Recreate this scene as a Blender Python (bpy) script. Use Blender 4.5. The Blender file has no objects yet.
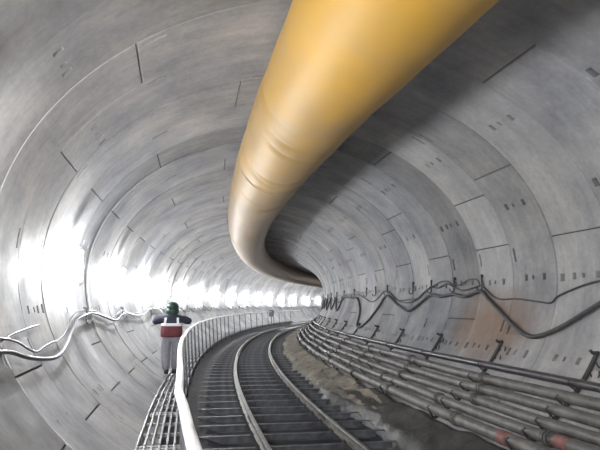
import bpy, bmesh, math, random
from mathutils import Vector, Matrix
import numpy as np
random.seed(7)
SC = bpy.context.scene
COL = SC.collection
PI = math.pi
RAD = math.radians

# ------------------------------------------------------------------ the place: a tunnel that bends to the right
K = 0.0084            # curvature of the tunnel axis (1/m)
RU, RZ = 3.60, 2.772  # half width and half height of the bore
RAIL_Z = -2.377
DECK_Z = -2.124
S0, S1 = -9.0, 92.0


def W(s, u, z):
    """s along the tunnel, u to the right of its axis, z up from its axis -> world"""
    a = s * K
    rho = 1 / K - u
    return Vector((1 / K - rho * math.cos(a), rho * math.sin(a), z))


def wall_uz(th, off=0.0):
    """point on the bore at parametric angle th (degrees), off metres inside it"""
    t = RAD(th)
    n = Vector((math.cos(t) / RU, math.sin(t) / RZ)).normalized()
    return RU * math.cos(t) - off * n.x, RZ * math.sin(t) - off * n.y


# ------------------------------------------------------------------ materials
def mat(name, col, rough=0.6, metal=0.0, var=0.0, scale=8.0, col2=None, bump=0.0, emit=None, strength=0.0, spec=0.5):
    m = bpy.data.materials.new(name)
    m.use_nodes = True
    nt = m.node_tree
    b = nt.nodes['Principled BSDF']
    b.inputs['Base Color'].default_value = (*col, 1)
    b.inputs['Roughness'].default_value = rough
    b.inputs['Metallic'].default_value = metal
    b.inputs['Specular IOR Level'].default_value = spec
    if emit:
        b.inputs['Emission Color'].default_value = (*emit, 1)
        b.inputs['Emission Strength'].default_value = strength
    if var > 0 or col2:
        tc = nt.nodes.new('ShaderNodeTexCoord')
        no = nt.nodes.new('ShaderNodeTexNoise')
        no.inputs['Scale'].default_value = scale
        no.inputs['Detail'].default_value = 6
        no.inputs['Roughness'].default_value = 0.62
        nt.links.new(tc.outputs['Object'], no.inputs['Vector'])
        cr = nt.nodes.new('ShaderNodeValToRGB')
        c2 = col2 or tuple(c * (1 - var) for c in col)
        c1 = col if col2 else tuple(min(1, c * (1 + var)) for c in col)
        cr.color_ramp.elements[0].position = 0.34
        cr.color_ramp.elements[0].color = (*c2, 1)
        cr.color_ramp.elements[1].position = 0.66
        cr.color_ramp.elements[1].color = (*c1, 1)
        nt.links.new(no.outputs['Fac'], cr.inputs['Fac'])
        nt.links.new(cr.outputs['Color'], b.inputs['Base Color'])
        if bump > 0:
            bp = nt.nodes.new('ShaderNodeBump')
            bp.inputs['Strength'].default_value = 0.6
            bp.inputs['Distance'].default_value = bump
            nt.links.new(no.outputs['Fac'], bp.inputs['Height'])
            nt.links.new(bp.outputs['Normal'], b.inputs['Normal'])
    return m


def concrete(name):
    """cast concrete: tone of each segment from the mesh, stains, streaks along the rings, small pores, rust on the right"""
    m = bpy.data.materials.new(name)
    m.use_nodes = True
    nt = m.node_tree
    N, L = nt.nodes, nt.links
    b = N['Principled BSDF']
    b.inputs['Specular IOR Level'].default_value = 0.15
    at = N.new('ShaderNodeAttribute'); at.attribute_name = 'tone'
    uv = N.new('ShaderNodeUVMap'); uv.uv_map = 'UVMap'        # u = s (m), v = angle (degrees / 20)
    tc = N.new('ShaderNodeTexCoord')

    def noise(vec, scale, detail=5, rough=0.6, stretch=None):
        n = N.new('ShaderNodeTexNoise')
        n.inputs['Scale'].default_value = scale
        n.inputs['Detail'].default_value = detail
        n.inputs['Roughness'].default_value = rough
        if stretch:
            mp = N.new('ShaderNodeMapping')
            mp.inputs['Scale'].default_value = stretch
            L.new(vec, mp.inputs['Vector']); L.new(mp.outputs['Vector'], n.inputs['Vector'])
        else:
            L.new(vec, n.inputs['Vector'])
        return n.outputs['Fac']

    def math_(op, a, bb, clamp=False):
        n = N.new('ShaderNodeMath'); n.operation = op; n.use_clamp = clamp
        for i, v in enumerate((a, bb)):
            if isinstance(v, (int, float)):
                n.inputs[i].default_value = v
            else:
                L.new(v, n.inputs[i])
        return n.outputs[0]

    def mrange(v, a, bb, c, d):
        n = N.new('ShaderNodeMapRange')
        n.inputs['From Min'].default_value = a; n.inputs['From Max'].default_value = bb
        n.inputs['To Min'].default_value = c; n.inputs['To Max'].default_value = d
        L.new(v, n.inputs['Value'])
        return n.outputs['Result']

    big = mrange(noise(tc.outputs['Object'], 0.9, 6), 0.3, 0.7, 0.66, 1.25)
    streak = mrange(noise(uv.outputs['UV'], 1.0, 5, 0.65, (7.0, 0.6, 1)), 0.3, 0.7, 0.88, 1.10)
    fine = mrange(noise(tc.outputs['Object'], 14, 4), 0.3, 0.7, 0.90, 1.08)
    v = math_('MULTIPLY', at.outputs['Fac'], big)
    v = math_('MULTIPLY', v, streak)
    v = math_('MULTIPLY', v, fine)
    cool = N.new('ShaderNodeMix'); cool.data_type = 'RGBA'
    cool.inputs['A'].default_value = (0.96, 0.98, 1.04, 1)
    cool.inputs['B'].default_value = (1.02, 1.0, 0.955, 1)
    L.new(mrange(noise(tc.outputs['Object'], 0.45, 3), 0.35, 0.65, 0, 1), cool.inputs['Factor'])
    mul = N.new('ShaderNodeMix'); mul.data_type = 'RGBA'; mul.blend_type = 'MULTIPLY'
    mul.inputs['Factor'].default_value = 1
    L.new(cool.outputs['Result'], mul.inputs['A'])
    comb = N.new('ShaderNodeCombineColor')
    for i in range(3):
        L.new(v, comb.inputs[i])
    L.new(comb.outputs['Color'], mul.inputs['B'])
    # rust washed down below the cable on the right-hand side
    sx = N.new('ShaderNodeSeparateXYZ'); L.new(uv.outputs['UV'], sx.inputs[0])
    ds = math_('DIVIDE', math_('SUBTRACT', sx.outputs['X'], 8.95), 1.45)
    dt = math_('DIVIDE', math_('SUBTRACT', sx.outputs['Y'], -0.88), 0.72)
    d2 = math_('ADD', math_('MULTIPLY', ds, ds), math_('MULTIPLY', dt, dt))
    blot = math_('ADD', d2, math_('MULTIPLY', noise(uv.outputs['UV'], 2.2, 5, 0.6, (1.6, 1, 1)), 1.1))
    mask = mrange(blot, 0.55, 1.75, 0.8, 0.0)
    rust = N.new('ShaderNodeMix'); rust.data_type = 'RGBA'
    L.new(mask, rust.inputs['Factor'])
    L.new(mul.outputs['Result'], rust.inputs['A'])
    rust.inputs['B'].default_value = (0.24, 0.145, 0.09, 1)
    L.new(rust.outputs['Result'], b.inputs['Base Color'])
    L.new(mrange(noise(tc.outputs['Object'], 2.2, 4), 0.3, 0.7, 0.46, 0.72), b.inputs['Roughness'])
    bp = N.new('ShaderNodeBump'); bp.inputs['Strength'].default_value = 0.5; bp.inputs['Distance'].default_value = 0.006
    L.new(noise(uv.outputs['UV'], 5.0, 5, 0.6, (3.0, 1.4, 1)), bp.inputs['Height'])
    L.new(bp.outputs['Normal'], b.inputs['Normal'])
    return m


M = {}
M['concrete'] = concrete('lining_concrete')
M['gasket'] = mat('joint_gasket', (0.10, 0.10, 0.105), 0.8)
M['bed'] = mat('wet_track_bed', (0.026, 0.027, 0.032), 0.6, var=0.5, scale=3.5, bump=0.05)
M['rail'] = mat('worn_rail_steel', (0.30, 0.29, 0.27), 0.42, 0.75, col2=(0.17, 0.155, 0.14), scale=6)
M['sleeper'] = mat('muddy_sleeper_steel', (0.17, 0.175, 0.185), 0.45, 0.3, col2=(0.06, 0.06, 0.066), scale=5)
M['clip'] = mat('clip_steel', (0.09, 0.08, 0.075), 0.6, 0.5)
M['white_rail'] = mat('white_handrail_paint', (0.86, 0.86, 0.87), 0.32, var=0.05, scale=4)
M['post'] = mat('post_steel', (0.11, 0.11, 0.12), 0.55, 0.4, var=0.2)
M['grate'] = mat('galvanised_grating', (0.33, 0.33, 0.34), 0.5, 0.15, var=0.25, scale=5)
M['cross'] = mat('dusty_flat_steel', (0.33, 0.33, 0.34), 0.55, 0.4, var=0.2)
M['pipe'] = mat('dusty_grey_pipe', (0.225, 0.215, 0.20), 0.5, 0.1, col2=(0.10, 0.094, 0.086), scale=3.2, bump=0.004)
M['pipe_dark'] = mat('dark_pipe', (0.085, 0.08, 0.085), 0.34, 0.2, var=0.3, scale=3)
M['pipe_red'] = mat('red_primer', (0.24, 0.11, 0.10), 0.6, var=0.3)
M['flange'] = mat('flange_steel', (0.15, 0.14, 0.13), 0.6, 0.4, var=0.35, scale=9)
M['bracket'] = mat('bracket_steel', (0.075, 0.072, 0.07), 0.6, 0.35, var=0.3, scale=9)
M['cable'] = mat('black_cable', (0.07, 0.068, 0.068), 0.5, var=0.25, scale=6)
M['cable_grey'] = mat('grey_cable_hose', (0.11, 0.11, 0.12), 0.45, 0.0, col2=(0.06, 0.06, 0.07), scale=7)
M['mud'] = mat('dried_mud', (0.34, 0.30, 0.235), 0.85, col2=(0.12, 0.108, 0.09), scale=1.7, bump=0.08)
M['mud_wet'] = mat('wet_mud', (0.062, 0.058, 0.05), 0.55, col2=(0.026, 0.025, 0.024), scale=2.2, bump=0.08)
M['lamp_body'] = mat('lamp_housing', (0.72, 0.72, 0.72), 0.4)
M['lamp'] = mat('lamp_diffuser', (0.9, 0.9, 0.9), 0.4, emit=(0.96, 0.975, 1.0), strength=350)
M['box'] = mat('dark_box', (0.05, 0.05, 0.05), 0.5)
M['skin'] = mat('skin', (0.50, 0.33, 0.25), 0.5, var=0.06)
M['navy'] = mat('navy_cloth', (0.030, 0.033, 0.055), 0.85, var=0.25, scale=20)
M['maroon'] = mat('maroon_cloth', (0.15, 0.035, 0.042), 0.8, var=0.2, scale=16)
M['reflect'] = mat('reflective_tape', (0.88, 0.88, 0.88), 0.35)
M['trousers'] = mat('grey_trousers', (0.25, 0.245, 0.275), 0.85, var=0.18, scale=14)
M['green'] = mat('dark_green_shell', (0.022, 0.055, 0.038), 0.45, var=0.2)
M['boot'] = mat('black_rubber_boot', (0.03, 0.03, 0.032), 0.45)
M['hair'] = mat('black_hair', (0.015, 0.013, 0.012), 0.6)


def duct_material():
    """yellow coated fabric; its colour turns to a duller tan in patches the farther one goes in"""
    m = bpy.data.materials.new('yellow_duct_fabric')
    m.use_nodes = True
    nt = m.node_tree; N, L = nt.nodes, nt.links
    b = N['Principled BSDF']
    b.inputs['Roughness'].default_value = 0.55
    tc = N.new('ShaderNodeTexCoord')
    uv = N.new('ShaderNodeUVMap'); uv.uv_map = 'UVMap'
    sx = N.new('ShaderNodeSeparateXYZ'); L.new(uv.outputs['UV'], sx.inputs[0])
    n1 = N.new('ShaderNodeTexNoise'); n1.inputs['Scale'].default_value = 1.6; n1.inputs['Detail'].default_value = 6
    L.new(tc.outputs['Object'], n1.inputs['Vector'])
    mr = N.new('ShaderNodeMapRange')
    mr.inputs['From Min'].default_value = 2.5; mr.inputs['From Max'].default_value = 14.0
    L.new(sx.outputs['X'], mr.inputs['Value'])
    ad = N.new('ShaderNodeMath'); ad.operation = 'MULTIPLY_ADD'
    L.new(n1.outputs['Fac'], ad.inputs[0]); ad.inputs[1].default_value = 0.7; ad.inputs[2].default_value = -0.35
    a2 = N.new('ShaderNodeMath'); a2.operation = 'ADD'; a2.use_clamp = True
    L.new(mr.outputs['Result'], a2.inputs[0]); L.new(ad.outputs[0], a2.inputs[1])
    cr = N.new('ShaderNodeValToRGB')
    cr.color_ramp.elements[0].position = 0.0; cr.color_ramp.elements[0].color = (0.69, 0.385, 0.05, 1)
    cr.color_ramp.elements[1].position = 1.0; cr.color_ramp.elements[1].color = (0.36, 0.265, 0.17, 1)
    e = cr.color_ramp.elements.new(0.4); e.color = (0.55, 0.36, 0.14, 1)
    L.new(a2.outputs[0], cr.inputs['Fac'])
    L.new(cr.outputs['Color'], b.inputs['Base Color'])
    return m


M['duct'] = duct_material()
M['duct_band'] = mat('duct_band', (0.44, 0.32, 0.19), 0.55, var=0.1)


# ------------------------------------------------------------------ mesh helpers
def new_mesh(name, verts, faces, m, parent=None, smooth=False, uvs=None, loc=None):
    me = bpy.data.meshes.new(name)
    if loc is not None:
        verts = [(v[0] - loc[0], v[1] - loc[1], v[2] - loc[2]) for v in verts]
    me.from_pydata([tuple(v) for v in verts], [], faces)
    ms = m if isinstance(m, (list, tuple)) else [m]
    for q in ms:
        me.materials.append(q)
    if smooth:
        me.polygons.foreach_set('use_smooth', [True] * len(me.polygons))
    if uvs is not None:
        ul = me.uv_layers.new(name='UVMap')
        idx = np.zeros(len(me.loops), dtype=np.int32); me.loops.foreach_get('vertex_index', idx)
        ul.data.foreach_set('uv', np.asarray(uvs, dtype=np.float32)[idx].ravel())
    me.update()
    o = bpy.data.objects.new(name, me)
    COL.objects.link(o)
    if loc is not None and parent is None:
        o.location = loc
    if parent is not None:
        o.parent = parent
    return o


class MB:
    """collects pieces of ONE part"""
    def __init__(self):
        self.v, self.f, self.uv = [], [], []

    def add(self, verts, faces, uv=None):
        o = len(self.v)
        self.v += [tuple(v) for v in verts]
        self.f += [tuple(i + o for i in f) for f in faces]
        if uv is not None:
            self.uv += uv

    def box(self, c, d, rot=None, bev=0.0):
        x, y, z = d[0] / 2, d[1] / 2, d[2] / 2
        bm = bmesh.new()
        bmesh.ops.create_cube(bm, size=1)
        bmesh.ops.scale(bm, vec=d, verts=bm.verts)
        if bev > 0:
            bmesh.ops.bevel(bm, geom=bm.edges[:], offset=bev, segments=2, affect='EDGES', profile=0.6)
        mtx = Matrix.Translation(c) @ (rot.to_4x4() if rot else Matrix.Identity(4))
        bm.verts.index_update()
        self.add([mtx @ v.co for v in bm.verts], [[v.index for v in f.verts] for f in bm.faces])
        bm.free()

    def tube(self, pts, r, seg=8, cap=True, rads=None):
        pts = [Vector(p) for p in pts]
        n = len(pts)
        t0 = (pts[1] - pts[0]).normalized()
        up = Vector((0, 0, 1)) if abs(t0.z) < 0.9 else Vector((1, 0, 0))
        a = t0.cross(up).normalized()
        verts = []
        for i, p in enumerate(pts):
            t = (pts[min(i + 1, n - 1)] - pts[max(i - 1, 0)]).normalized()
            a = (a - t * a.dot(t)).normalized()
            b = t.cross(a)
            rr = rads[i] if rads else r
            for j in range(seg):
                q = 2 * PI * j / seg
                verts.append(p + a * (rr * math.cos(q)) + b * (rr * math.sin(q)))
        faces = []
        for i in range(n - 1):
            for j in range(seg):
                k = (j + 1) % seg
                faces.append((i * seg + j, i * seg + k, (i + 1) * seg + k, (i + 1) * seg + j))
        if cap:
            faces.append(tuple(range(seg))[::-1])
            faces.append(tuple((n - 1) * seg + j for j in range(seg)))
        self.add(verts, faces)

    def prism(self, prof, y0, y1):
        """closed (x, z) profile swept along local y"""
        n = len(prof)
        v = [(x, y0, z) for x, z in prof] + [(x, y1, z) for x, z in prof]
        f = [tuple(range(n))[::-1], tuple(range(n, 2 * n))]
        f += [(i, (i + 1) % n, n + (i + 1) % n, n + i) for i in range(n)]
        self.add(v, f)

    def sweep(self, prof, ss, u0, z0, closed=True):
        """(du, dz) profile swept along the tunnel at u0, z0 (numbers or functions of s)"""
        fu = u0 if callable(u0) else (lambda s: u0)
        fz = z0 if callable(z0) else (lambda s: z0)
        n = len(prof)
        v = []
        for s in ss:
            for du, dz in prof:
                v.append(W(s, fu(s) + du, fz(s) + dz))
        f = []
        for i in range(len(ss) - 1):
            for j in range(n if closed else n - 1):
                k = (j + 1) % n
                f.append((i * n + j, i * n + k, (i + 1) * n + k, (i + 1) * n + j))
        if closed:
            f.append(tuple(range(n))[::-1]); f.append(tuple((len(ss) - 1) * n + j for j in range(n)))
        self.add(v, f)

    def build(self, name, m, parent=None, smooth=False, loc=None):
        return new_mesh(name, self.v, self.f, m, parent, smooth, self.uv if len(self.uv) == len(self.v) and self.uv else None, loc)


def circle(r, n, ph=0.0):
    return [(r * math.cos(2 * PI * i / n + ph), r * math.sin(2 * PI * i / n + ph)) for i in range(n)]


def tag(o, label, cat, group=None, kind=None):
    o['label'] = label
    o['category'] = cat
    if group:
        o['group'] = group
    if kind:
        o['kind'] = kind
    return o


def empty(name, loc=(0, 0, 0), rz=0.0):
    o = bpy.data.objects.new(name, None)
    o.empty_display_size = 0.1
    COL.objects.link(o)
    o.location = loc
    o.rotation_euler = (0, 0, rz)
    return o


def copy_tree(o, parent=None):
    c = o.copy(); COL.objects.link(c)
    if parent is not None:
        c.parent = parent
    for ch in list(o.children):
        copy_tree(ch, c)
    return c


def place(o, s, u, z):
    o.location = W(s, u, z)
    o.rotation_euler = (0, 0, -s * K)


ORD = 'first second third fourth fifth sixth seventh eighth ninth tenth eleventh twelfth thirteenth fourteenth fifteenth sixteenth seventeenth eighteenth nineteenth twentieth'.split()
TENS = {2: 'twenty', 3: 'thirty', 4: 'forty', 5: 'fifty', 6: 'sixty', 7: 'seventy', 8: 'eighty'}
TENTH = {3: 'thirtieth', 4: 'fortieth', 5: 'fiftieth', 6: 'sixtieth', 7: 'seventieth', 8: 'eightieth'}


def nth(i):
    """0 -> first"""
    n = i + 1
    if n <= 20:
        return ORD[n - 1]
    if n % 10 == 0:
        return TENTH[n // 10]
    return TENS[n // 10] + '-' + ORD[n % 10 - 1]


def srange(a, b, d):
    n = max(1, int(math.ceil((b - a) / d)))
    return [a + (b - a) * i / n for i in range(n + 1)]


# ------------------------------------------------------------------ the lining: rings of concrete segments
def ring_s(n, u):
    c = max(-5, min(10, n))
    return 6.42 + 1.10 * n - 0.09 * u + 0.0195 * c * u


def long_joints(n):
    if n % 2 == 0:
        j = [10.5, 80.0, 153.2, 219.6]
        if n == -2:
            j.remove(153.2)
        elif n % 4 == 2:
            j.append(28.9)
    elif n % 4 == 1:
        j = [34.6, 107.0, 181.0, -38.0]
    else:
        j = [57.4, 130.2, 205.0, -16.0]
    return j


rr = random.Random(3)
ring_tone, ring_dr = {}, {}


def pockets(n):
    """recesses (theta0, theta1, f0, f1): bolt holes and hand holes of a ring"""
    out = []
    r_ = random.Random(1000 + n)
    base = 46.4 if n % 2 == 0 else 22.4
    ths = [base + 48.6 * k for k in range(-2, 5)] + ([-1.6, -26.2] if n % 2 else [-26.0])
    for t in ths:
        if not -50 < t < 226:
            continue
        t += r_.uniform(-0.4, 0.4)
        if r_.random() < 0.28 and t > 40:
            continue
        out.append((t - 0.9, t + 0.9, 0.645, 0.70))
        out.append((t - 0.55, t + 0.55, 0.49, 0.525))
        out.append((t - 0.9, t + 0.9, 0.235, 0.29))
        if r_.random() < 0.5:
            out.append((t - 1.3, t + 0.8, 0.86, 0.935))
    for k in range(-2, 10):
        t = 5.8 + 24.3 * k + r_.uniform(-1.0, 1.0)
        if -50 < t < 226 and r_.random() < 0.55:
            out.append((t - 2.2, t + 2.2, 0.885 if r_.random() < .6 else 0.08, 0.0))
    res = []
    for a, b, f0, f1 in out:
        if f1 == 0.0:
            f1 = f0 + 0.035
        res.append((a, b, f0, f1))
    return res


def lining(name, t0, t1, label):
    V, F, UV, TONE, MI = [], [], [], [], []
    n0 = int(math.floor((S0 - 6.42) / 1.10)); n1 = int(math.ceil((S1 - 6.42) / 1.10))
    for n in range(n0, n1):
        if n not in ring_dr:
            ring_dr[n] = rr.uniform(-0.012, 0.012)
            ring_tone[n] = rr.uniform(0.86, 1.10)
        near = 3.2 < 6.42 + 1.1 * n < 36
        js = [j for j in long_joints(n) if t0 + 0.5 < j < t1 - 0.5]
        pk = [p for p in pockets(n) if p[0] > t0 + 0.3 and p[1] < t1 - 0.3] if near else []
        # drop pockets that run into a joint
        pk = [p for p in pk if all(not (p[0] - 0.8 < j < p[1] + 0.8) for j in js)]
        th = set(np.arange(t0, t1 + 1e-6, 2.5).round(3).tolist()) | {t0, t1}
        for j in js:
            th = {t for t in th if abs(t - j) > 0.6 or t in (t0, t1)}
            th |= {j - 0.26, j - 0.15, j + 0.15, j + 0.26}
        for p in pk:
            th |= {p[0] - 0.12, p[0], p[1], p[1] + 0.12}
        th = sorted(th)
        fs = {0.0, 0.010, 0.5, 0.990, 1.0}
        for p in pk:
            fs |= {round(p[2] - 0.006, 4), round(p[2], 4), round(p[3], 4), round(p[3] + 0.006, 4)}
        fs = sorted(fs)
        nf = len(fs)
        base = len(V)
        dr0 = ring_dr[n]
        # tone of each segment of the ring
        jj = sorted(long_joints(n))
        rs = random.Random(500 + n)
        segt = [rs.uniform(0.90, 1.10) for _ in range(len(jj) + 1)]

        def inpk(t, f):
            for p in pk:
                if p[0] - 1e-4 <= t <= p[1] + 1e-4 and p[2] - 1e-4 <= f <= p[3] + 1e-4:
                    return True
            return False
        for t in th:
            groove = any(abs(t - j) < 0.18 for j in js)
            ct, st = math.cos(RAD(t)), math.sin(RAD(t))
            for f in fs:
                dr = dr0
                if f in (0.0, 1.0):
                    dr = 0.016
                elif groove:
                    dr = dr0 + 0.028
                elif inpk(t, f):
                    dr = dr0 + 0.07
                u, z = (RU + dr) * ct, (RZ + dr) * st
                s = ring_s(n, u) * (1 - f) + ring_s(n + 1, u) * f
                V.append(W(s, u, z)); UV.append((s, t / 20.0))
        for i in range(len(th) - 1):
            tm = 0.5 * (th[i] + th[i + 1])
            si = sum(1 for j in jj if j < tm)
            tone = 0.375 * ring_tone[n] * segt[si]
            if n == 2 and 10.5 < tm < 28.9:
                tone = 0.46                       # the pale patched segment
            if (n == 2 and 28.9 < tm < 62) or (n == 5 and -10 < tm < 58):
                tone = 0.45
            if n in (1, 3) and -20 < tm < 60:
                tone *= 0.86
            if n <= -2 and tm > 196:
                tone *= 0.5                      # rings toned darker low on the left
            if n == -1 and tm > 196:
                tone = 0.37
            gj = any(abs(tm - j) < 0.16 for j in js)
            for k in range(nf - 1):
                a = base + i * nf + k
                F.append((a, a + nf, a + nf + 1, a + 1))
                TONE.append(tone)
                MI.append(1 if gj else 0)
    o = new_mesh(name, V, F, [M['concrete'], M['gasket']], None, False, UV)
    me = o.data
    at = me.attributes.new('tone', 'FLOAT', 'FACE')
    at.data.foreach_set('value', np.asarray(TONE, dtype=np.float32))
    me.polygons.foreach_set('material_index', np.asarray(MI, dtype=np.int32))
    me.update()
    o['kind'] = 'structure'
    o['label'] = label
    o['category'] = 'wall'
    return o


lining('wall_right', -66.0, 60.0, 'right side of the ring-built concrete tunnel lining')
lining('ceiling', 60.0, 120.0, 'crown of the ring-built concrete tunnel lining')
lining('wall_left', 120.0, 246.0, 'left side of the ring-built concrete tunnel lining')

# track bed: an uneven dark floor between the two sides
V, F = [], []
ss = srange(S0, S1, 0.35); us = [-2.0 + 0.25 * i for i in range(16)]
rb = random.Random(11)
for s in ss:
    for u in us:
        z = -2.665 + rb.uniform(-0.018, 0.018) + 0.045 * max(0, abs(u) - 0.9)
        if u < -1.0:
            z = max(z, -RZ * math.sqrt(1 - (u / RU) ** 2) + 0.018)
        V.append(W(s, u, z))
nu = len(us)
for i in range(len(ss) - 1):
    for j in range(nu - 1):
        F.append((i * nu + j, i * nu + j + 1, (i + 1) * nu + j + 1, (i + 1) * nu + j))
o = new_mesh('floor', V, F, M['bed'], None, True)
o['kind'] = 'structure'; o['label'] = 'dark wet track bed along the bottom of the tunnel'; o['category'] = 'floor'

# ------------------------------------------------------------------ track
RAIL_U = (-0.605, 0.663)
prof = [(-0.055, -0.125), (0.055, -0.125), (0.055, -0.113), (0.011, -0.098), (0.009, -0.040), (0.032, -0.030),
        (0.032, -0.006), (0.026, 0.0), (-0.026, 0.0), (-0.032, -0.006), (-0.032, -0.030), (-0.009, -0.040), (-0.011, -0.098), (-0.055, -0.113)]
RS = srange(2.0, 80.0, 0.6)
for u, lab in zip(RAIL_U, ('steel rail nearer to the grating walkway and white handrail',
                           'steel rail nearer to the mud bank and grey pipes')):
    t = empty('track_rail', W(6, u, RAIL_Z - 0.125))
    mb = MB(); mb.sweep(prof, RS, u, RAIL_Z)
    mb.build('rail_bar', M['rail'], t, False, t.location.copy())
    for sj in (9.9, 22.4, 34.9):
        p = MB()
        for sd in (-1, 1):
            p.sweep([(sd * 0.012 - 0.008, -0.092), (sd * 0.020 + 0.008 * sd, -0.092), (sd * 0.020 + 0.008 * sd, -0.044), (sd * 0.012 - 0.008, -0.044)],
                    srange(sj - 0.28, sj + 0.28, 0.14), u, RAIL_Z)
        p.build('splice_plate', M['clip'], t, False, t.location.copy())
    tag(t, lab, 'rail', 'rails of the track')


def make_sleeper():
    t = empty('steel_sleeper')
    b = MB()
    h = 0.11
    # H-section laid across the track; ends cut to the curve of the lining
    for (x0, x1, z0, z1, w) in ((-1.50, 1.47, -0.012, 0.0, 0.075), (-1.34, 1.32, -h + 0.01, -0.012, 0.012), (-1.24, 1.22, -h, -h + 0.012, 0.13)):
        b.box(((x0 + x1) / 2, 0, (z0 + z1) / 2), (x1 - x0, w, z1 - z0))
    b.build('beam', M['sleeper'], t)
    for u in RAIL_U:
        for sd in (-1, 1):
            c = MB()
            c.box((u + sd * 0.072, 0, 0.012), (0.055, 0.075, 0.024), None, 0.004)
            c.tube([(u + sd * 0.078, 0, 0.02), (u + sd * 0.078, 0, 0.05)], 0.013, 6)
            c.build('rail_clip', M['clip'], t)
    return t


SLEEPER_Z = RAIL_Z - 0.1255
proto = make_sleeper()
ns = 0
s = 8.165 - 0.772 * 3
while s < 46:
    o = proto if ns == 0 else copy_tree(proto)
    place(o, s, 0, SLEEPER_Z)
    if ns < 30:
        tag(o, 'dark steel sleeper across the track, %s counted from the near edge of the picture' % nth(ns), 'sleeper', 'steel sleepers of the track')
    else:
        tag(o, 'one of the far steel sleepers crowded together where the track bends away', 'sleeper', 'far sleepers crowded in the bend')
    s += 0.772; ns += 1

# mud heaped along the right side of the track
V, F = [], []
rm = random.Random(5)
ss = srange(5.2, 52.0, 0.16); nu = 16


def hills(s, f, ph):
    return math.sin(s * f + ph) * 0.5 + 0.5


for s in ss:
    wide = 0.03 + 0.16 * hills(s, 1.1, 0.4) * (1 if s > 8 else 0.5) + (0.10 if s > 11.5 else 0.0) + rm.uniform(-0.05, 0.05)
    ui = 1.46 - wide
    uo = 2.05
    for j in range(nu):
        f = j / (nu - 1)
        u = ui + (uo - ui) * f
        zw = -RZ * math.sqrt(max(0.02, 1 - (u / RU) ** 2))
        top = -2.60 + 0.10 * min(1, f * 5) + 0.27 * f ** 1.3
        bump = (0.05 * hills(s, 3.1, 6 * f) + 0.03 * hills(s, 7.7, 11 * f) + rm.uniform(0, 0.03)) * min(1, f * 4)
        z = top + bump
        if j == 0:
            z = -2.64
        if j == nu - 1:
            z = zw - 0.03
        V.append(W(s, u, z))
for i in range(len(ss) - 1):
    for j in range(nu - 1):
        F.append((i * nu + j, i * nu + j + 1, (i + 1) * nu + j + 1, (i + 1) * nu + j))
o = new_mesh('mud_bank', V, F, [M['mud'], M['mud_wet']], None, True)
mi = []
for i in range(len(ss) - 1):
    for j in range(nu - 1):
        lim = 11.2 + 1.2 * math.sin(j * 1.1) + rm.uniform(-0.5, 0.5) + (1.5 if j < 4 else 0)
        mi.append(1 if (ss[i] < lim or rm.random() < 0.04) else 0)
o.data.polygons.foreach_set('material_index', np.asarray(mi, dtype=np.int32))
tag(o, 'dried beige mud banked between the track and the grey pipes', 'mud', None, 'stuff')

# ------------------------------------------------------------------ pipes along the right wall
pipe_defs = [
    (-33.0, 0.105, 0.055, 'pipe_dark', 'thin dark pipe, uppermost of the pipes along the right wall'),
    (-37.4, 0.100, 0.072, 'pipe', 'grey pipe directly below the thin dark one, second from the top'),
    (-41.2, 0.100, 0.070, 'pipe', 'grey pipe third from the top on the right wall'),
    (-44.9, 0.100, 0.068, 'pipe', 'grey pipe fourth from the top on the right wall'),
    (-48.7, 0.105, 0.072, 'pipe', 'grey pipe second from the bottom on the right wall'),
    (-53.0, 0.125, 0.082, 'pipe', 'thick grey pipe lowest on the right wall beside the mud'),
]
PS = srange(3.0, 64.0, 0.55)
pipe_pos = []
for i, (th, off, r, mk, lab) in enumerate(pipe_defs):
    u, z = wall_uz(th, off)
    pipe_pos.append((u, z, r))
    t = empty('long_pipe' if i else 'dark_service_pipe', W(6, u, z))
    rp = random.Random(40 + i)
    p1, p2 = rp.uniform(0, 6), rp.uniform(0, 6)
    amp = 0.010 if i else 0.004
    fu = lambda s, u=u, p1=p1, a=amp: u + a * math.sin(s * 0.9 + p1)
    fz = lambda s, z=z, p2=p2, a=amp: z + a * math.sin(s * 1.1 + p2)
    mb = MB(); mb.sweep(circle(r, 14), PS, fu, fz)
    mb.build('tube', M[mk], t, True, t.location.copy())
    if i:
        s = 4.6 + rp.uniform(0.0, 1.4)
        k = 0
        while s < 40:
            f = MB()
            f.sweep(circle(r + 0.022, 14), [s - 0.045, s - 0.01], fu, fz)
            f.sweep(circle(r + 0.022, 14), [s + 0.01, s + 0.045], fu, fz)
            f.sweep(circle(r + 0.006, 12), [s - 0.10, s + 0.10], fu, fz)
            f.build('coupling', M['flange'], t, False, t.location.copy())
            s += 3.0 + rp.uniform(-0.25, 0.25)
            k += 1
        if i in (4, 5):
            sr = {4: 5.55, 5: 6.35}[i]
            f = MB(); f.sweep(circle(r + 0.008, 14), srange(sr - 0.11, sr + 0.11, 0.1), fu, fz)
            q = f.build('painted_sleeve', M['pipe_red'], t, True, t.location.copy()); q['label'] = 'dull red painted sleeve'
    tag(t, lab, 'pipe', 'pipes along the right wall')


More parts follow.
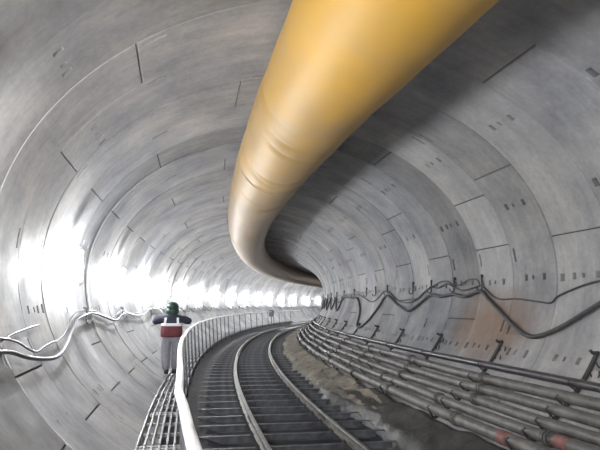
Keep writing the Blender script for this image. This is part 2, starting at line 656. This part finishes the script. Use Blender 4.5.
def make_bracket():
    """flat bar bolted to the lining with arms that carry the pipes; local frame: x = u, z = z at the tunnel axis"""
    t = empty('pipe_bracket')
    pts = [wall_uz(a, 0.020) for a in [-23.6 - 1.0 * i for i in range(35)]]
    b = MB()
    v, f = [], []
    for (u, z) in pts:
        n = Vector((u / RU ** 2, z / RZ ** 2)).normalized()
        for dy in (-0.028, 0.028):
            for d in (-0.018, 0.012):
                v.append((u + n.x * d, dy, z + n.y * d))
    for i in range(len(pts) - 1):
        a = i * 4
        for (p, q) in ((0, 1), (1, 3), (3, 2), (2, 0)):
            f.append((a + p, a + q, a + 4 + q, a + 4 + p))
    f.append((0, 2, 3, 1)); e = (len(pts) - 1) * 4; f.append((e, e + 1, e + 3, e + 2))
    b.add(v, f)
    wb = b.build('wall_bar', M['bracket'], t)
    u, z = wall_uz(-23.6, 0.04)
    h = MB(); h.tube([(u + 0.04, 0, z), (u - 0.05, 0, z), (u - 0.075, 0, z + 0.03)], 0.022, 7)
    h.build('bolt', M['bracket'], wb)
    for th in (-25.6, -28.8):
        u, z = wall_uz(th, 0.03)
        h = MB()
        h.tube([(u + 0.01, -0.03 - 0.16 * q, z + dz) for q, dz in ((0.0, -0.02), (0.25, -0.07), (0.55, -0.085), (0.85, -0.06), (1.0, 0.0), (1.0, 0.03))], 0.011, 6)
        h.build('hook', M['bracket'], wb)
    for (u, z, r), (th, off, *_q) in zip(pipe_pos, pipe_defs):
        n = Vector((u / RU ** 2, z / RZ ** 2)).normalized()   # outward
        dn = Vector((-n.y, n.x)); dn = dn if dn.y < 0 else -dn   # down along the wall
        c = Vector((u, z)) + dn * (r + 0.013)
        a = c + n * (off - 0.03)
        e = c - n * (r + 0.02)
        h = MB(); h.tube([(a.x, 0, a.y), (c.x, 0, c.y), (e.x, 0, e.y), (e.x - dn.x * 0.05, 0, e.y - dn.y * 0.05)], 0.013, 6)
        h.build('arm', M['bracket'], t)
    return t


proto = make_bracket()
brs = [6.13, 8.36, 10.7, 13.0, 15.23, 17.5, 19.8, 22.1, 24.4, 26.7, 29.0, 31.3]
for i, s in enumerate(brs):
    o = proto if i == 0 else copy_tree(proto)
    place(o, s, 0, 0)
    tag(o, 'black pipe bracket on the right wall, %s counted from the right edge' % nth(i), 'bracket', 'pipe brackets on the right wall')

# ------------------------------------------------------------------ cables on the walls
def wall_path(pts, off, step=0.12, jitter=0.0, seed=0):
    """smooth path through (s, theta) points, off metres from the lining"""
    out = []
    n = len(pts)
    rj = random.Random(seed)
    for i in range(n - 1):
        p0, p1, p2, p3 = pts[max(i - 1, 0)], pts[i], pts[i + 1], pts[min(i + 2, n - 1)]
        m = max(3, int(abs(p2[0] - p1[0]) / step) + int(abs(p2[1] - p1[1]) / 3))
        for k in range(m):
            t = k / m
            q = []
            for d in (0, 1):
                a, b, c, e = p0[d], p1[d], p2[d], p3[d]
                q.append(0.5 * (2 * b + (c - a) * t + (2 * a - 5 * b + 4 * c - e) * t * t + (3 * b - a - 3 * c + e) * t ** 3))
            out.append(q)
    out.append(list(pts[-1]))
    return [W(s, *wall_uz(th, off + rj.uniform(0, jitter))) for s, th in out]


def cable(name, pts, r, m, lab, off=None, group=None, seg=8, seed=0):
    mb = MB(); mb.tube(wall_path(pts, (r + 0.012) if off is None else off, seed=seed), r, seg)
    o = mb.build(name, M[m], None, True)
    return tag(o, lab, 'cable', group)


def droops(s0, s1, pitch, top, low, seed):
    r_ = random.Random(seed); out = []; s = s0
    while s < s1:
        lo = low + r_.uniform(-1.5, 1.5) * (1 if abs(low) < 90 else 1)
        out.append((s, top)); out.append((s + pitch * 0.3, top * 0.3 + lo * 0.7)); out.append((s + pitch * 0.5, lo)); out.append((s + pitch * 0.75, top * 0.35 + lo * 0.65))
        s += pitch
    return out


thick = [(4.4, 6.0), (5.4, -2.5), (6.0, -8.0), (6.36, -11.0), (7.03, -17.9), (7.54, -20.9), (8.01, -18.9), (8.77, -12.2), (9.2, -8.0), (9.5, -5.2), (10.1, -7.2), (10.66, -6.0), (11.2, -6.9), (11.86, -6.0),
         (12.4, -9.5), (13.12, -13.6), (14.0, -11.0), (15.23, -5.4), (15.9, -12.0), (16.6, -21.5), (17.2, -26.0), (17.75, -24.5), (18.2, -15.0), (19.0, -6.5), (19.9, -5.4)]
thick += droops(22.2, 50, 2.35, -5.0, -15.0, 3)
cable('thick_black_cable', thick, 0.034, 'cable', 'thick black cable drooping in long loops along the right wall', group='cables on the right wall')
thin = [(4.4, -3.5), (5.2, -2.8), (6.0, -3.6), (6.45, -4.2), (6.85, -5.9), (7.2, -8.0), (7.34, -9.9), (7.65, -9.5), (8.3, -8.4), (8.72, -8.6), (9.02, -7.5), (9.3, -4.8), (9.55, -3.2), (10.2, -4.6), (10.66, -3.0), (11.0, -1.4), (11.5, -3.0), (11.89, -2.4), (12.3, -4.5), (12.9, -8.5), (13.6, -9.5), (14.3, -7.5), (15.0, -3.5), (15.28, -2.6), (15.7, -3.0), (16.4, -7.5), (17.1, -8.5), (18.0, -6.0), (19.0, -3.5), (20.0, -3.2)]
thin += droops(22.2, 50, 2.35, -3.0, -8.0, 8)
cable('thin_black_cable', thin, 0.015, 'cable', 'thin black cable running above the thick one on the right wall', off=0.03, group='cables on the right wall', seg=6)
lead = [(9.5, -3.0), (9.62, -0.8), (9.95, -0.4), (10.3, -2.2), (10.67, -2.0), (10.9, -0.5), (11.3, -0.2), (11.7, -2.0), (11.89, -2.2), (12.2, -5.0), (12.6, -7.3), (13.2, -7.8), (14.0, -8.2), (14.8, -5.6), (15.28, -1.6)]
cable('looped_black_lead', lead, 0.011, 'cable', 'short thin black lead looping between the hooks over the rust stain', off=0.05, group='cables on the right wall', seg=6)

LT = [(3.2, -157.5), (4.4, -160.5), (5.0, -160.3), (5.54, -159.4), (6.0, -157.3), (6.64, -155.6), (7.06, -155.2), (7.5, -156.0), (7.99, -157.9), (8.71, -161.5), (9.16, -163.9), (10.32, -165.6), (11.0, -165.0), (11.62, -163.6), (12.76, -161.4),
      (13.7, -163.5), (14.6, -164.2), (15.46, -162.7), (17.0, -162.2), (18.2, -164.5), (19.3, -166.0)]
LT += droops(21.0, 74, 2.4, -166.0, -162.0, 5)
cable('grey_cable_hose', LT, 0.022, 'cable_grey', 'thick silvery cable hose hanging in scallops along the left wall', off=0.085, group='cables on the left wall')
LN = [(3.2, -163.5), (4.5, -163.2), (5.3, -162.7), (5.69, -162.2), (6.01, -161.1), (6.24, -159.4), (6.5, -158.0), (6.9, -158.6), (7.3, -159.0), (7.7, -159.2), (8.2, -160.5), (8.7, -163.4), (9.0, -165.0), (9.6, -166.8), (10.3, -167.0), (11.0, -166.4), (11.7, -164.6), (12.6, -163.0), (13.4, -164.6), (14.2, -166.0), (15.2, -164.2), (16.4, -163.8), (18.0, -165.8), (19.3, -167.2)]
LN += droops(21.0, 74, 2.4, -167.2, -164.0, 15)
cable('thin_grey_cable', LN, 0.012, 'cable_grey', 'thin grey cable running just above the silvery hose on the left wall', off=0.05, group='cables on the left wall', seg=6)
LB = [(5.2, -160.8), (5.6, -162.0), (6.0, -162.9), (6.5, -163.5), (7.1, -164.1)]
cable('loose_grey_lead', LB, 0.012, 'cable_grey', 'short loose end of grey lead lying on the wall at the left edge', off=0.03, group='cables on the left wall', seg=6)


def make_hook(side):
    """local frame at the wall: x points away from the wall into the tunnel when side = -1 it is the right wall"""
    t = empty('cable_hook')
    b = MB(); b.tube([(0.05 * -side, 0, 0.10), (0.02 * side, 0, 0.10)], 0.030, 8); b.tube([(0.012 * side, 0, 0.13), (0.012 * side, 0, -0.12)], 0.016, 6)
    b.build('stem', M['bracket'], t)
    h = MB(); h.tube([(0.012 * side, 0, -0.12), (0.05 * side, 0, -0.165), (0.10 * side, 0, -0.15), (0.115 * side, 0, -0.10)], 0.012, 6)
    h.build('hook', M['bracket'], t)
    return t


hr = [9.49, 10.67, 11.89, 13.1, 15.28, 16.6, 17.8, 19.9, 22.2, 24.5, 26.9, 29.2]
proto = make_hook(-1)
u0, z0 = wall_uz(-2.2, 0.0)
for i, s in enumerate(hr):
    o = proto if i == 0 else copy_tree(proto)
    place(o, s, u0 - 0.01, z0 + 0.03)
    tag(o, 'small black cable hook high on the right wall, %s counted from the right' % nth(i), 'hook', 'cable hooks on the right wall')
hl = [10.3, 14.4, 19.3, 23.4, 28.2, 33.0]
proto = make_hook(1)
u0, z0 = wall_uz(-165.0, 0.0)
for i, s in enumerate(hl):
    o = proto if i == 0 else copy_tree(proto)
    place(o, s, u0 + 0.01, z0 + 0.03)
    tag(o, 'small black cable hook on the left wall, %s counted from the left' % nth(i), 'hook', 'cable hooks on the left wall')

# ------------------------------------------------------------------ ventilation duct under the crown
DU = lambda s: -0.25
DZ = lambda s: 2.095 - 0.108 * math.exp(-max(s, -2) / 4.0)
DR = lambda s: 0.658 + 0.058 * math.exp(-max(s, -2) / 4.0)
t = empty('ventilation_duct', W(6, -0.25, 1.5))
V, F, UV = [], [], []
rd = random.Random(21)
wr = []
for _ in range(64):
    wr.append((rd.choice([rd.uniform(5.5, 17), rd.uniform(-2, 60)]), rd.uniform(0, 360), rd.uniform(40, 110), rd.uniform(0.014, 0.032), rd.uniform(-0.5, 0.5)))
ss = srange(-3.0, 12.0, 0.06) + srange(12.1, 30, 0.15) + srange(30.3, 82.0, 0.6)
NS = 72
for s in ss:
    for j in range(NS):
        q = 2 * PI * j / NS
        deg = 360.0 * j / NS
        r = DR(s)
        r *= 1 + 0.006 * math.sin(s * 2.1 + 2 * q) + 0.004 * math.sin(s * 5.3 - q)
        for (sc, qc, wd, am, sk) in wr:
            dq = (deg - qc + 180) % 360 - 180
            if abs(dq) < wd:
                x = (s - sc - sk * dq / 90.0) / 0.07
                if abs(x) < 3:
                    r -= am * math.exp(-x * x) * (0.5 + 0.5 * math.cos(PI * dq / wd))
        # joints of the fabric lengths: a slight waist
        for sj in (9.6, 19.6, 29.6, 39.6):
            x = (s - sj) / 0.10
            if abs(x) < 3:
                r -= 0.010 * math.exp(-x * x)
        V.append(W(s, DU(s) + r * math.cos(q), DZ(s) + r * math.sin(q))); UV.append((s, q))
for i in range(len(ss) - 1):
    for j in range(NS):
        k = (j + 1) % NS
        F.append((i * NS + j, i * NS + k, (i + 1) * NS + k, (i + 1) * NS + j))
lo = t.location.copy()
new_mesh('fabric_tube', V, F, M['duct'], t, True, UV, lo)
for sj in (9.6, 19.6, 29.6, 39.6):
    mb = MB()
    n = 48
    v = []
    for (ds, dr) in ((-0.04, -0.022), (-0.035, 0.009), (0.035, 0.009), (0.04, -0.022)):
        for j in range(n):
            q = 2 * PI * j / n
            r = DR(sj) - 0.012 + dr
            v.append(W(sj + ds, DU(sj) + r * math.cos(q), DZ(sj) + r * math.sin(q)))
    f = [(a * n + j, a * n + (j + 1) % n, (a + 1) * n + (j + 1) % n, (a + 1) * n + j) for a in range(3) for j in range(n)]
    mb.add(v, f)
    q = mb.build('joint_band', M['duct_band'], t, True, lo); q['label'] = 'pale band around a duct joint'
tag(t, 'big yellow fabric air duct hanging under the tunnel crown', 'duct')

# ------------------------------------------------------------------ lamps along the left wall
def make_lamp():
    """bare upright tube lamp held off the left wall by two arms; local x into the tunnel, z up"""
    t = empty('tunnel_lamp')
    for z in (-0.24, 0.24):
        b = MB()
        b.tube([(-0.10, 0, z), (0.20, 0, z)], 0.011, 8)
        b.box((-0.012, 0, z), (0.02, 0.09, 0.07), None, 0.004)
        b.build('bracket_arm', M['lamp_body'], t)
    for z in (-0.27, 0.27):
        b = MB(); b.tube([(0.23, 0, z - 0.035), (0.23, 0, z + 0.035)], 0.040, 12)
        b.build('end_cap', M['lamp_body'], t)
    b = MB(); b.tube([(0.23, 0, z) for z in (-0.24, 0.0, 0.24)], 0.036, 12, True)
    b.build('tube', M['lamp'], t, True)
    return t


lamp_s = [9.0, 13.6, 18.0, 22.5, 27.2, 32.0, 37.2, 42.6, 47.4, 52.0, 56.2, 60.7, 65.4, 70.4, 75.0, -8.2, -4.0, 0.3, 4.2]
proto = make_lamp()
u0, z0 = wall_uz(178.5, 0.0)
for i, s in enumerate(lamp_s):
    o = proto if i == 0 else copy_tree(proto)
    place(o, s, u0 + 0.01, z0)
    lab = 'glaring white lamp on the left wall, %s counted from the left' % nth(i) if i < 15 else ('white lamp on the left wall just outside the left edge' if i == 18 else 'white lamp on the left wall behind the viewer, %s lamp back' % nth(17 - i))
    tag(o, lab, 'lamp', 'lamps along the left wall')

# ------------------------------------------------------------------ walkway of steel grating and its handrail
def make_panel(Ln):
    t = empty('grating_panel')
    x0, x1 = -0.275, 0.275
    n = 7
    for i in range(n):
        x = x0 + 0.02 + (x1 - x0 - 0.04) * i / (n - 1)
        b = MB(); b.box((x, 0, -0.012), (0.024, Ln - 0.02, 0.030), None, 0.004)
        b.build('long_bar', M['grate'], t)
    for k in range(4):
        y = -Ln / 2 + 0.05 + (Ln - 0.10) * k / 3
        b = MB(); b.box((0, y, -0.046), (x1 - x0, 0.055 if k in (0, 3) else 0.035, 0.036))
        b.build('cross_bar', M['cross'], t)
    b = MB()
    for x in (-0.24, 0.24):
        b.box((x, 0, -0.105), (0.045, Ln - 0.01, 0.08))
    b.build('edge_beam', M['post'], t)
    # the strut that carries the panel off the lining
    b = MB(); b.tube([(0.24, 0, -0.12), (0.20, 0, -0.30), (0.10, 0, -0.36)], 0.025, 6); b.box((-0.02, 0, -0.165), (0.56, 0.05, 0.05))
    b.build('support_strut', M['post'], t)
    return t


PL = 2.06
proto = make_panel(PL)
np_ = 0
s = 6.93 - PL / 2
WALK_U = -1.985
while s < 58:
    o = proto if np_ == 0 else copy_tree(proto)
    place(o, s, WALK_U, DECK_Z)
    lab = 'grey steel walkway grating, %s panel counted from the near edge of the picture' % nth(np_)
    if s - PL / 2 < 13.5 < s + PL / 2:
        lab = 'grey steel walkway grating panel on which the walking person stands'
    tag(o, lab, 'walkway', 'grating panels of the walkway')
    s += PL; np_ += 1

t = empty('handrail', W(6, -1.70, DECK_Z))
lo = t.location.copy()
hp = [(2.2, -1.80), (2.8, -1.806), (3.4, -1.808), (3.9, -1.822), (4.02, -1.822), (4.7, -1.803), (5.6, -1.79), (6.8, -1.79), (9.3, -1.80), (12.6, -1.80), (18.6, -1.82)]
hp += [(s_, -1.82) for s_ in srange(19.5, 62, 0.9)]
path = []
for (a, b) in zip(hp[:-1], hp[1:]):
    m = max(1, int((b[0] - a[0]) / 0.5))
    path += [(a[0] + (b[0] - a[0]) * k / m, a[1] + (b[1] - a[1]) * k / m) for k in range(m)]
path.append(hp[-1])
HZ = -1.10
mb = MB(); mb.tube([W(s_, u_, HZ) for s_, u_ in path], 0.031, 12)
mb.build('top_rail', M['white_rail'], t, True, lo)
k = 0
s_ = 3.05
while s_ < 60:
    b = MB()
    b.tube([W(s_, -1.715, DECK_Z - 0.14), W(s_, -1.725, DECK_Z + 0.05), W(s_, -1.80, HZ - 0.02)], 0.022, 8)
    p0 = W(s_, -1.715, DECK_Z - 0.10)
    b.box(p0, (0.03, 0.09, 0.12), Matrix.Rotation(-s_ * K, 3, 'Z'))
    b.build('post', M['post'], t, True, lo)
    s_ += 1.66 if s_ < 30 else 2.4
    k += 1
tag(t, 'white tubular handrail with dark posts curving along the walkway', 'handrail')

t = empty('electrical_box', W(50.0, -1.86, -1.55), -50.0 * K)
b = MB(); b.box((0, 0, 0.30), (0.40, 0.22, 0.56), None, 0.02); b.build('cabinet_body', M['box'], t)
b = MB(); b.box((0, -0.125, 0.30), (0.34, 0.02, 0.48), None, 0.006); b.build('door', M['post'], t)
b = MB(); b.tube([(0, 0.02, 0.03), (0, 0.02, -0.57)], 0.03, 8); b.build('stand', M['post'], t)
tag(t, 'small dark box standing far off beside the handrail', 'box')

# ------------------------------------------------------------------ the person on the walkway
def skinned(verts, edges, radii, root=0, sub=2):
    me = bpy.data.meshes.new('tmp_skin')
    me.from_pydata([tuple(v) for v in verts], edges, [])
    o = bpy.data.objects.new('tmp_skin', me); COL.objects.link(o)
    md = o.modifiers.new('Skin', 'SKIN'); md.use_smooth_shade = True; md.branch_smoothing = 0.6
    sv = me.skin_vertices[0].data
    for i, r in enumerate(radii):
        sv[i].radius = r if isinstance(r, tuple) else (r, r)
        sv[i].use_root = (i == root)
    sb = o.modifiers.new('Sub', 'SUBSURF'); sb.levels = sub; sb.render_levels = sub
    dg = bpy.context.evaluated_depsgraph_get(); dg.update()
    ev = o.evaluated_get(dg)
    m2 = bpy.data.meshes.new_from_object(ev)
    out = ([tuple(v.co) for v in m2.vertices], [tuple(p.vertices) for p in m2.polygons])
    bpy.data.objects.remove(o); bpy.data.meshes.remove(me); bpy.data.meshes.remove(m2)
    return out


def blob(mb, c, r, n=16, deform=None):
    bm = bmesh.new(); bmesh.ops.create_uvsphere(bm, u_segments=n, v_segments=n, radius=1)
    bm.verts.index_update()
    vs = []
    for v in bm.verts:
        p = Vector((v.co.x * r[0], v.co.y * r[1], v.co.z * r[2]))
        if deform:
            p = deform(p)
        vs.append(p + Vector(c))
    mb.add(vs, [[v.index for v in f.verts] for f in bm.faces]); bm.free()


P = empty('person', W(13.5, -2.185, DECK_Z + 0.003), -13.5 * K)
# joints (x right, y forward, z up); 1.66 m tall, mid-step, elbows out, hands together before the chest
hip_z, sh_z = 0.86, 1.345
J = {
    'pelvis': (0, 0, 0.92), 'waist': (0, 0.005, 1.04), 'chest': (0, 0.015, 1.20), 'neck0': (0, 0.02, 1.375), 'neck': (0, 0.04, 1.43), 'head': (0, 0.06, 1.50),
}
body = MB()
bv, be, br = [], [], []


def jv(p, r):
    bv.append(p); br.append(r); return len(bv) - 1


def chain(a, lst):
    for p, r in lst:
        i = jv(p, r)
        if a is not None:
            be.append((a, i))
        a = i
    return a


pel = jv((0, 0, 0.92), (0.155, 0.115))
ch = chain(pel, [((0, 0.005, 1.05), (0.14, 0.10)), ((0, 0.015, 1.20), (0.13, 0.09))])
nk = chain(ch, [((0, 0.02, 1.36), 0.055), ((0, 0.045, 1.445), 0.055)])
el, wr_ = {}, {}
for sd in (-1, 1):
    e = (sd * 0.405, 0.045, 1.215)
    w = (sd * 0.17, 0.235, 1.235)
    chain(ch, [((sd * 0.165, 0.015, 1.315), 0.042), ((sd * 0.29, 0.02, 1.265), 0.040), (e, 0.038), ((sd * 0.29, 0.145, 1.225), 0.039), (w, 0.028)])
    wr_[sd] = w
    fy = 0.06 * sd
    chain(pel, [((sd * 0.092, 0, 0.83), 0.098), ((sd * 0.088, 0.02 + fy * 0.6, 0.50), 0.062), ((sd * 0.082, -0.03 + fy, 0.24), 0.050), ((sd * 0.078, -0.05 + fy, 0.09), 0.034)])
v_, f_ = skinned(bv, be, br)
body.add(v_, f_)
# feet
for sd in (-1, 1):
    fy = 0.06 * sd
    v_, f_ = skinned([(sd * 0.078, -0.07 + fy, 0.045), (sd * 0.083, 0.03 + fy, 0.04), (sd * 0.09, 0.13 + fy, 0.028)], [(0, 1), (1, 2)], [0.030, 0.028, (0.028, 0.018)])
    body.add(v_, f_)
# head with a face turned down the tunnel
def face(p):
    q = p.copy()
    if q.z < 0:
        q.x *= 1 - 0.22 * (q.z / -0.115) ** 2 * 1.0
    if q.y > 0.06 and abs(q.x) < 0.02 and -0.03 < q.z < 0.015:
        q.y += 0.022
    if q.y > 0.05 and 0.018 < abs(q.x) < 0.045 and 0.0 < q.z < 0.03:
        q.y -= 0.010
    return q
blob(body, (0, 0.065, 1.535), (0.076, 0.096, 0.118), 20, face)
for sd in (-1, 1):
    blob(body, (sd * 0.078, 0.055, 1.53), (0.011, 0.020, 0.030), 8)
    # hand: palm and five bent fingers curled inwards
    w = Vector(wr_[sd])
    ax = Vector((-sd * 0.75, 0.55, 0.25)).normalized()       # along the hand
    side = Vector((0.1 * sd, -0.2, 1.0)).normalized(); side = (side - ax * side.dot(ax)).normalized()
    nrm = ax.cross(side).normalized()
    if nrm.y > 0:
        nrm = -nrm                                            # palm faces the chest
    v_, f_ = skinned([w - ax * 0.01, w + ax * 0.04, w + ax * 0.085], [(0, 1), (1, 2)], [0.024, (0.034, 0.018), (0.038, 0.016)], 0, 1)
    body.add(v_, f_)
    for k, ln in enumerate((0.070, 0.080, 0.075, 0.058)):
        b0 = w + ax * 0.082 + side * (0.030 - 0.020 * k)
        b1 = b0 + ax * ln * 0.42
        b2 = b1 + (ax * 0.55 + nrm * 0.8).normalized() * ln * 0.34
        b3 = b2 + (ax * -0.1 + nrm).normalized() * ln * 0.26
        v_, f_ = skinned([b0 - ax * 0.02, b0, b1, b2, b3], [(0, 1), (1, 2), (2, 3), (3, 4)], [0.009, 0.0095, 0.009, 0.008, 0.007], 0, 1)
        body.add(v_, f_)
    b0 = w + ax * 0.025 + side * 0.022
    b1 = b0 + (ax * 0.5 + side * 0.8).normalized() * 0.035
    b2 = b1 + (ax * 0.9 + side * 0.3 + nrm * 0.3).normalized() * 0.030
    v_, f_ = skinned([b0, b1, b2], [(0, 1), (1, 2)], [0.013, 0.011, 0.009], 0, 1)
    body.add(v_, f_)
body.build('body', M['skin'], P, True)
# eyes and mouth are part of the face; hair under the hood
hb = MB(); blob(hb, (0, 0.050, 1.545), (0.083, 0.094, 0.112), 14, lambda p: p if p.y < 0.03 else Vector((p.x, 0.03 + (p.y - 0.03) * 0.4, p.z if p.z > 0.04 else 0.04)))
hb.build('hair', M['hair'], P, True)
# dark green helmet with brim and hood flap
hb = MB()
blob(hb, (0, 0.050, 1.565), (0.142, 0.158, 0.112), 18, lambda p: Vector((p.x, p.y, max(p.z, -0.020))))
brim = []
n = 28
v = []
for rr_, zz in ((0.130, 1.553), (0.178, 1.542), (0.178, 1.534), (0.130, 1.540)):
    for j in range(n):
        q = 2 * PI * j / n
        v.append((rr_ * 0.90 * math.cos(q), 0.055 + rr_ * 1.12 * math.sin(q), zz))
hb.add(v, [(a * n + j, a * n + (j + 1) % n, ((a + 1) % 4) * n + (j + 1) % n, ((a + 1) % 4) * n + j) for a in range(4) for j in range(n)])
hb.build('helmet', M['green'], P, True)
hb = MB(); blob(hb, (0, 0.010, 1.46), (0.150, 0.125, 0.125), 16); hb.build('hood', M['green'], P, True)
# navy jacket with sleeves
bv, be, br = [], [], []
pel = jv((0, 0.0, 0.98), (0.19, 0.13))
ch = chain(pel, [((0, 0.012, 1.22), (0.20, 0.135)), ])
chain(ch, [((0, 0.02, 1.36), (0.17, 0.105)), ((0, 0.035, 1.44), 0.095)])
for sd in (-1, 1):
    chain(ch, [((sd * 0.185, 0.015, 1.335), 0.112), ((sd * 0.30, 0.02, 1.275), 0.094), ((sd * 0.425, 0.04, 1.212), 0.082), ((sd * 0.29, 0.150, 1.222), 0.066), ((sd * 0.185, 0.225, 1.234), 0.048)])
v_, f_ = skinned(bv, be, br)
jb = MB(); jb.add(v_, f_); jk = jb.build('jacket', M['navy'], P, True)


def torso_shell(mb, levels, n=28, close=True):
    """rings (z, half width, half depth, y offset) joined to a tube"""
    v = []
    for z, a, b_, y in levels:
        for j in range(n):
            q = 2 * PI * j / n
            c, s_ = math.cos(q), math.sin(q)
            e = 0.75
            v.append((a * math.copysign(abs(c) ** e, c), y + b_ * math.copysign(abs(s_) ** e, s_), z))
    f = []
    m = len(levels)
    for i in range(m - 1):
        for j in range(n):
            f.append((i * n + j, i * n + (j + 1) % n, (i + 1) * n + (j + 1) % n, (i + 1) * n + j))
    if close:
        f.append(tuple(range(n))[::-1]); f.append(tuple((m - 1) * n + j for j in range(n)))
    mb.add(v, f)


vb = MB(); torso_shell(vb, [(0.872, 0.232, 0.165, 0), (0.868, 0.240, 0.172, 0), (0.90, 0.250, 0.180, 0.0), (1.00, 0.252, 0.182, 0.0), (1.10, 0.245, 0.178, 0.01), (1.135, 0.235, 0.170, 0.01)])
ves = vb.build('vest', M['maroon'], P, True)
vb = MB(); torso_shell(vb, [(1.115, 0.236, 0.172, 0.01), (1.12, 0.252, 0.186, 0.01), (1.175, 0.250, 0.184, 0.012), (1.18, 0.225, 0.160, 0.012)])
vb.build('reflective_band', M['reflect'], ves, True)
for sd in (-1, 1):
    vb = MB()
    pts = [(sd * 0.150, -0.170, 1.165), (sd * 0.146, -0.166, 1.21), (sd * 0.140, -0.150, 1.27), (sd * 0.135, -0.125, 1.31)]
    v = []
    for (x, y, z) in pts:
        v += [(x - 0.026, y, z), (x + 0.026, y, z), (x + 0.026, y + (0.012 if y < 0 else -0.012), z - 0.006), (x - 0.026, y + (0.012 if y < 0 else -0.012), z - 0.006)]
    f = []
    for i in range(len(pts) - 1):
        for a_ in range(4):
            b_ = (a_ + 1) % 4
            f.append((i * 4 + a_, i * 4 + b_, i * 4 + 4 + b_, i * 4 + 4 + a_))
    f += [(3, 2, 1, 0), tuple(len(v) - 4 + q for q in range(4))]
    vb.add(v, f)
    vb.build('shoulder_strap', M['reflect'], ves, False)
# trousers
bv, be, br = [], [], []
pel = jv((0, 0, 0.90), (0.225, 0.155))
chain(pel, [((0, 0, 1.02), (0.215, 0.145))])
for sd in (-1, 1):
    fy = 0.06 * sd
    chain(pel, [((sd * 0.125, 0, 0.78), 0.142), ((sd * 0.118, 0.02 + fy * 0.6, 0.50), 0.122), ((sd * 0.102, -0.03 + fy, 0.26), 0.104), ((sd * 0.090, -0.045 + fy, 0.10), 0.086)])
v_, f_ = skinned(bv, be, br)
tb = MB(); tb.add(v_, f_); tb.build('trousers', M['trousers'], P, True)
for sd in (-1, 1):
    fy = 0.06 * sd
    bb = MB()
    v_, f_ = skinned([(sd * 0.080, -0.055 + fy, 0.17), (sd * 0.080, -0.06 + fy, 0.06), (sd * 0.085, 0.04 + fy, 0.052), (sd * 0.092, 0.155 + fy, 0.042)], [(0, 1), (1, 2), (2, 3)], [0.062, 0.058, 0.054, (0.052, 0.040)])
    v_ = [(x, y, max(z, 0.004)) for x, y, z in v_]
    bb.add(v_, f_); bb.build('boot', M['boot'], P, True)
tag(P, 'person in a dark green helmet, navy jacket and maroon vest walking away on the grating', 'person')

# ------------------------------------------------------------------ light, world, camera
w = bpy.data.worlds.new('World'); SC.world = w
w.use_nodes = True
bg = w.node_tree.nodes['Background']
bg.inputs['Color'].default_value = (0.80, 0.86, 1.0, 1)
bg.inputs['Strength'].default_value = 2.0

cam = bpy.data.cameras.new('camera'); co = bpy.data.objects.new('camera', cam); COL.objects.link(co)
yaw, pitch, roll = 0.2621, 0.1408, 0.0025
fw = Vector((math.sin(yaw) * math.cos(pitch), math.cos(yaw) * math.cos(pitch), math.sin(pitch)))
rt = Vector((math.cos(yaw), -math.sin(yaw), 0))
up = rt.cross(fw)
c, s = math.cos(roll), math.sin(roll)
rt2 = rt * c + up * s
up2 = up * c - rt * s
mt = Matrix((rt2, up2, -fw)).transposed().to_4x4()
mt.translation = W(0, -1.9877, -0.5101)
co.matrix_world = mt
cam.sensor_width = 36.0
cam.lens = 563.9 / 600 * 36
cam.clip_start = 0.05
SC.camera = co

SC.view_settings.view_transform = 'Standard'
SC.view_settings.look = 'None'
SC.view_settings.gamma = 1
SC.view_settings.exposure = 0.95
SC.view_settings.use_curve_mapping = False
SC.cycles.use_denoising = True
SC.cycles.max_bounces = 10
SC.cycles.diffuse_bounces = 6
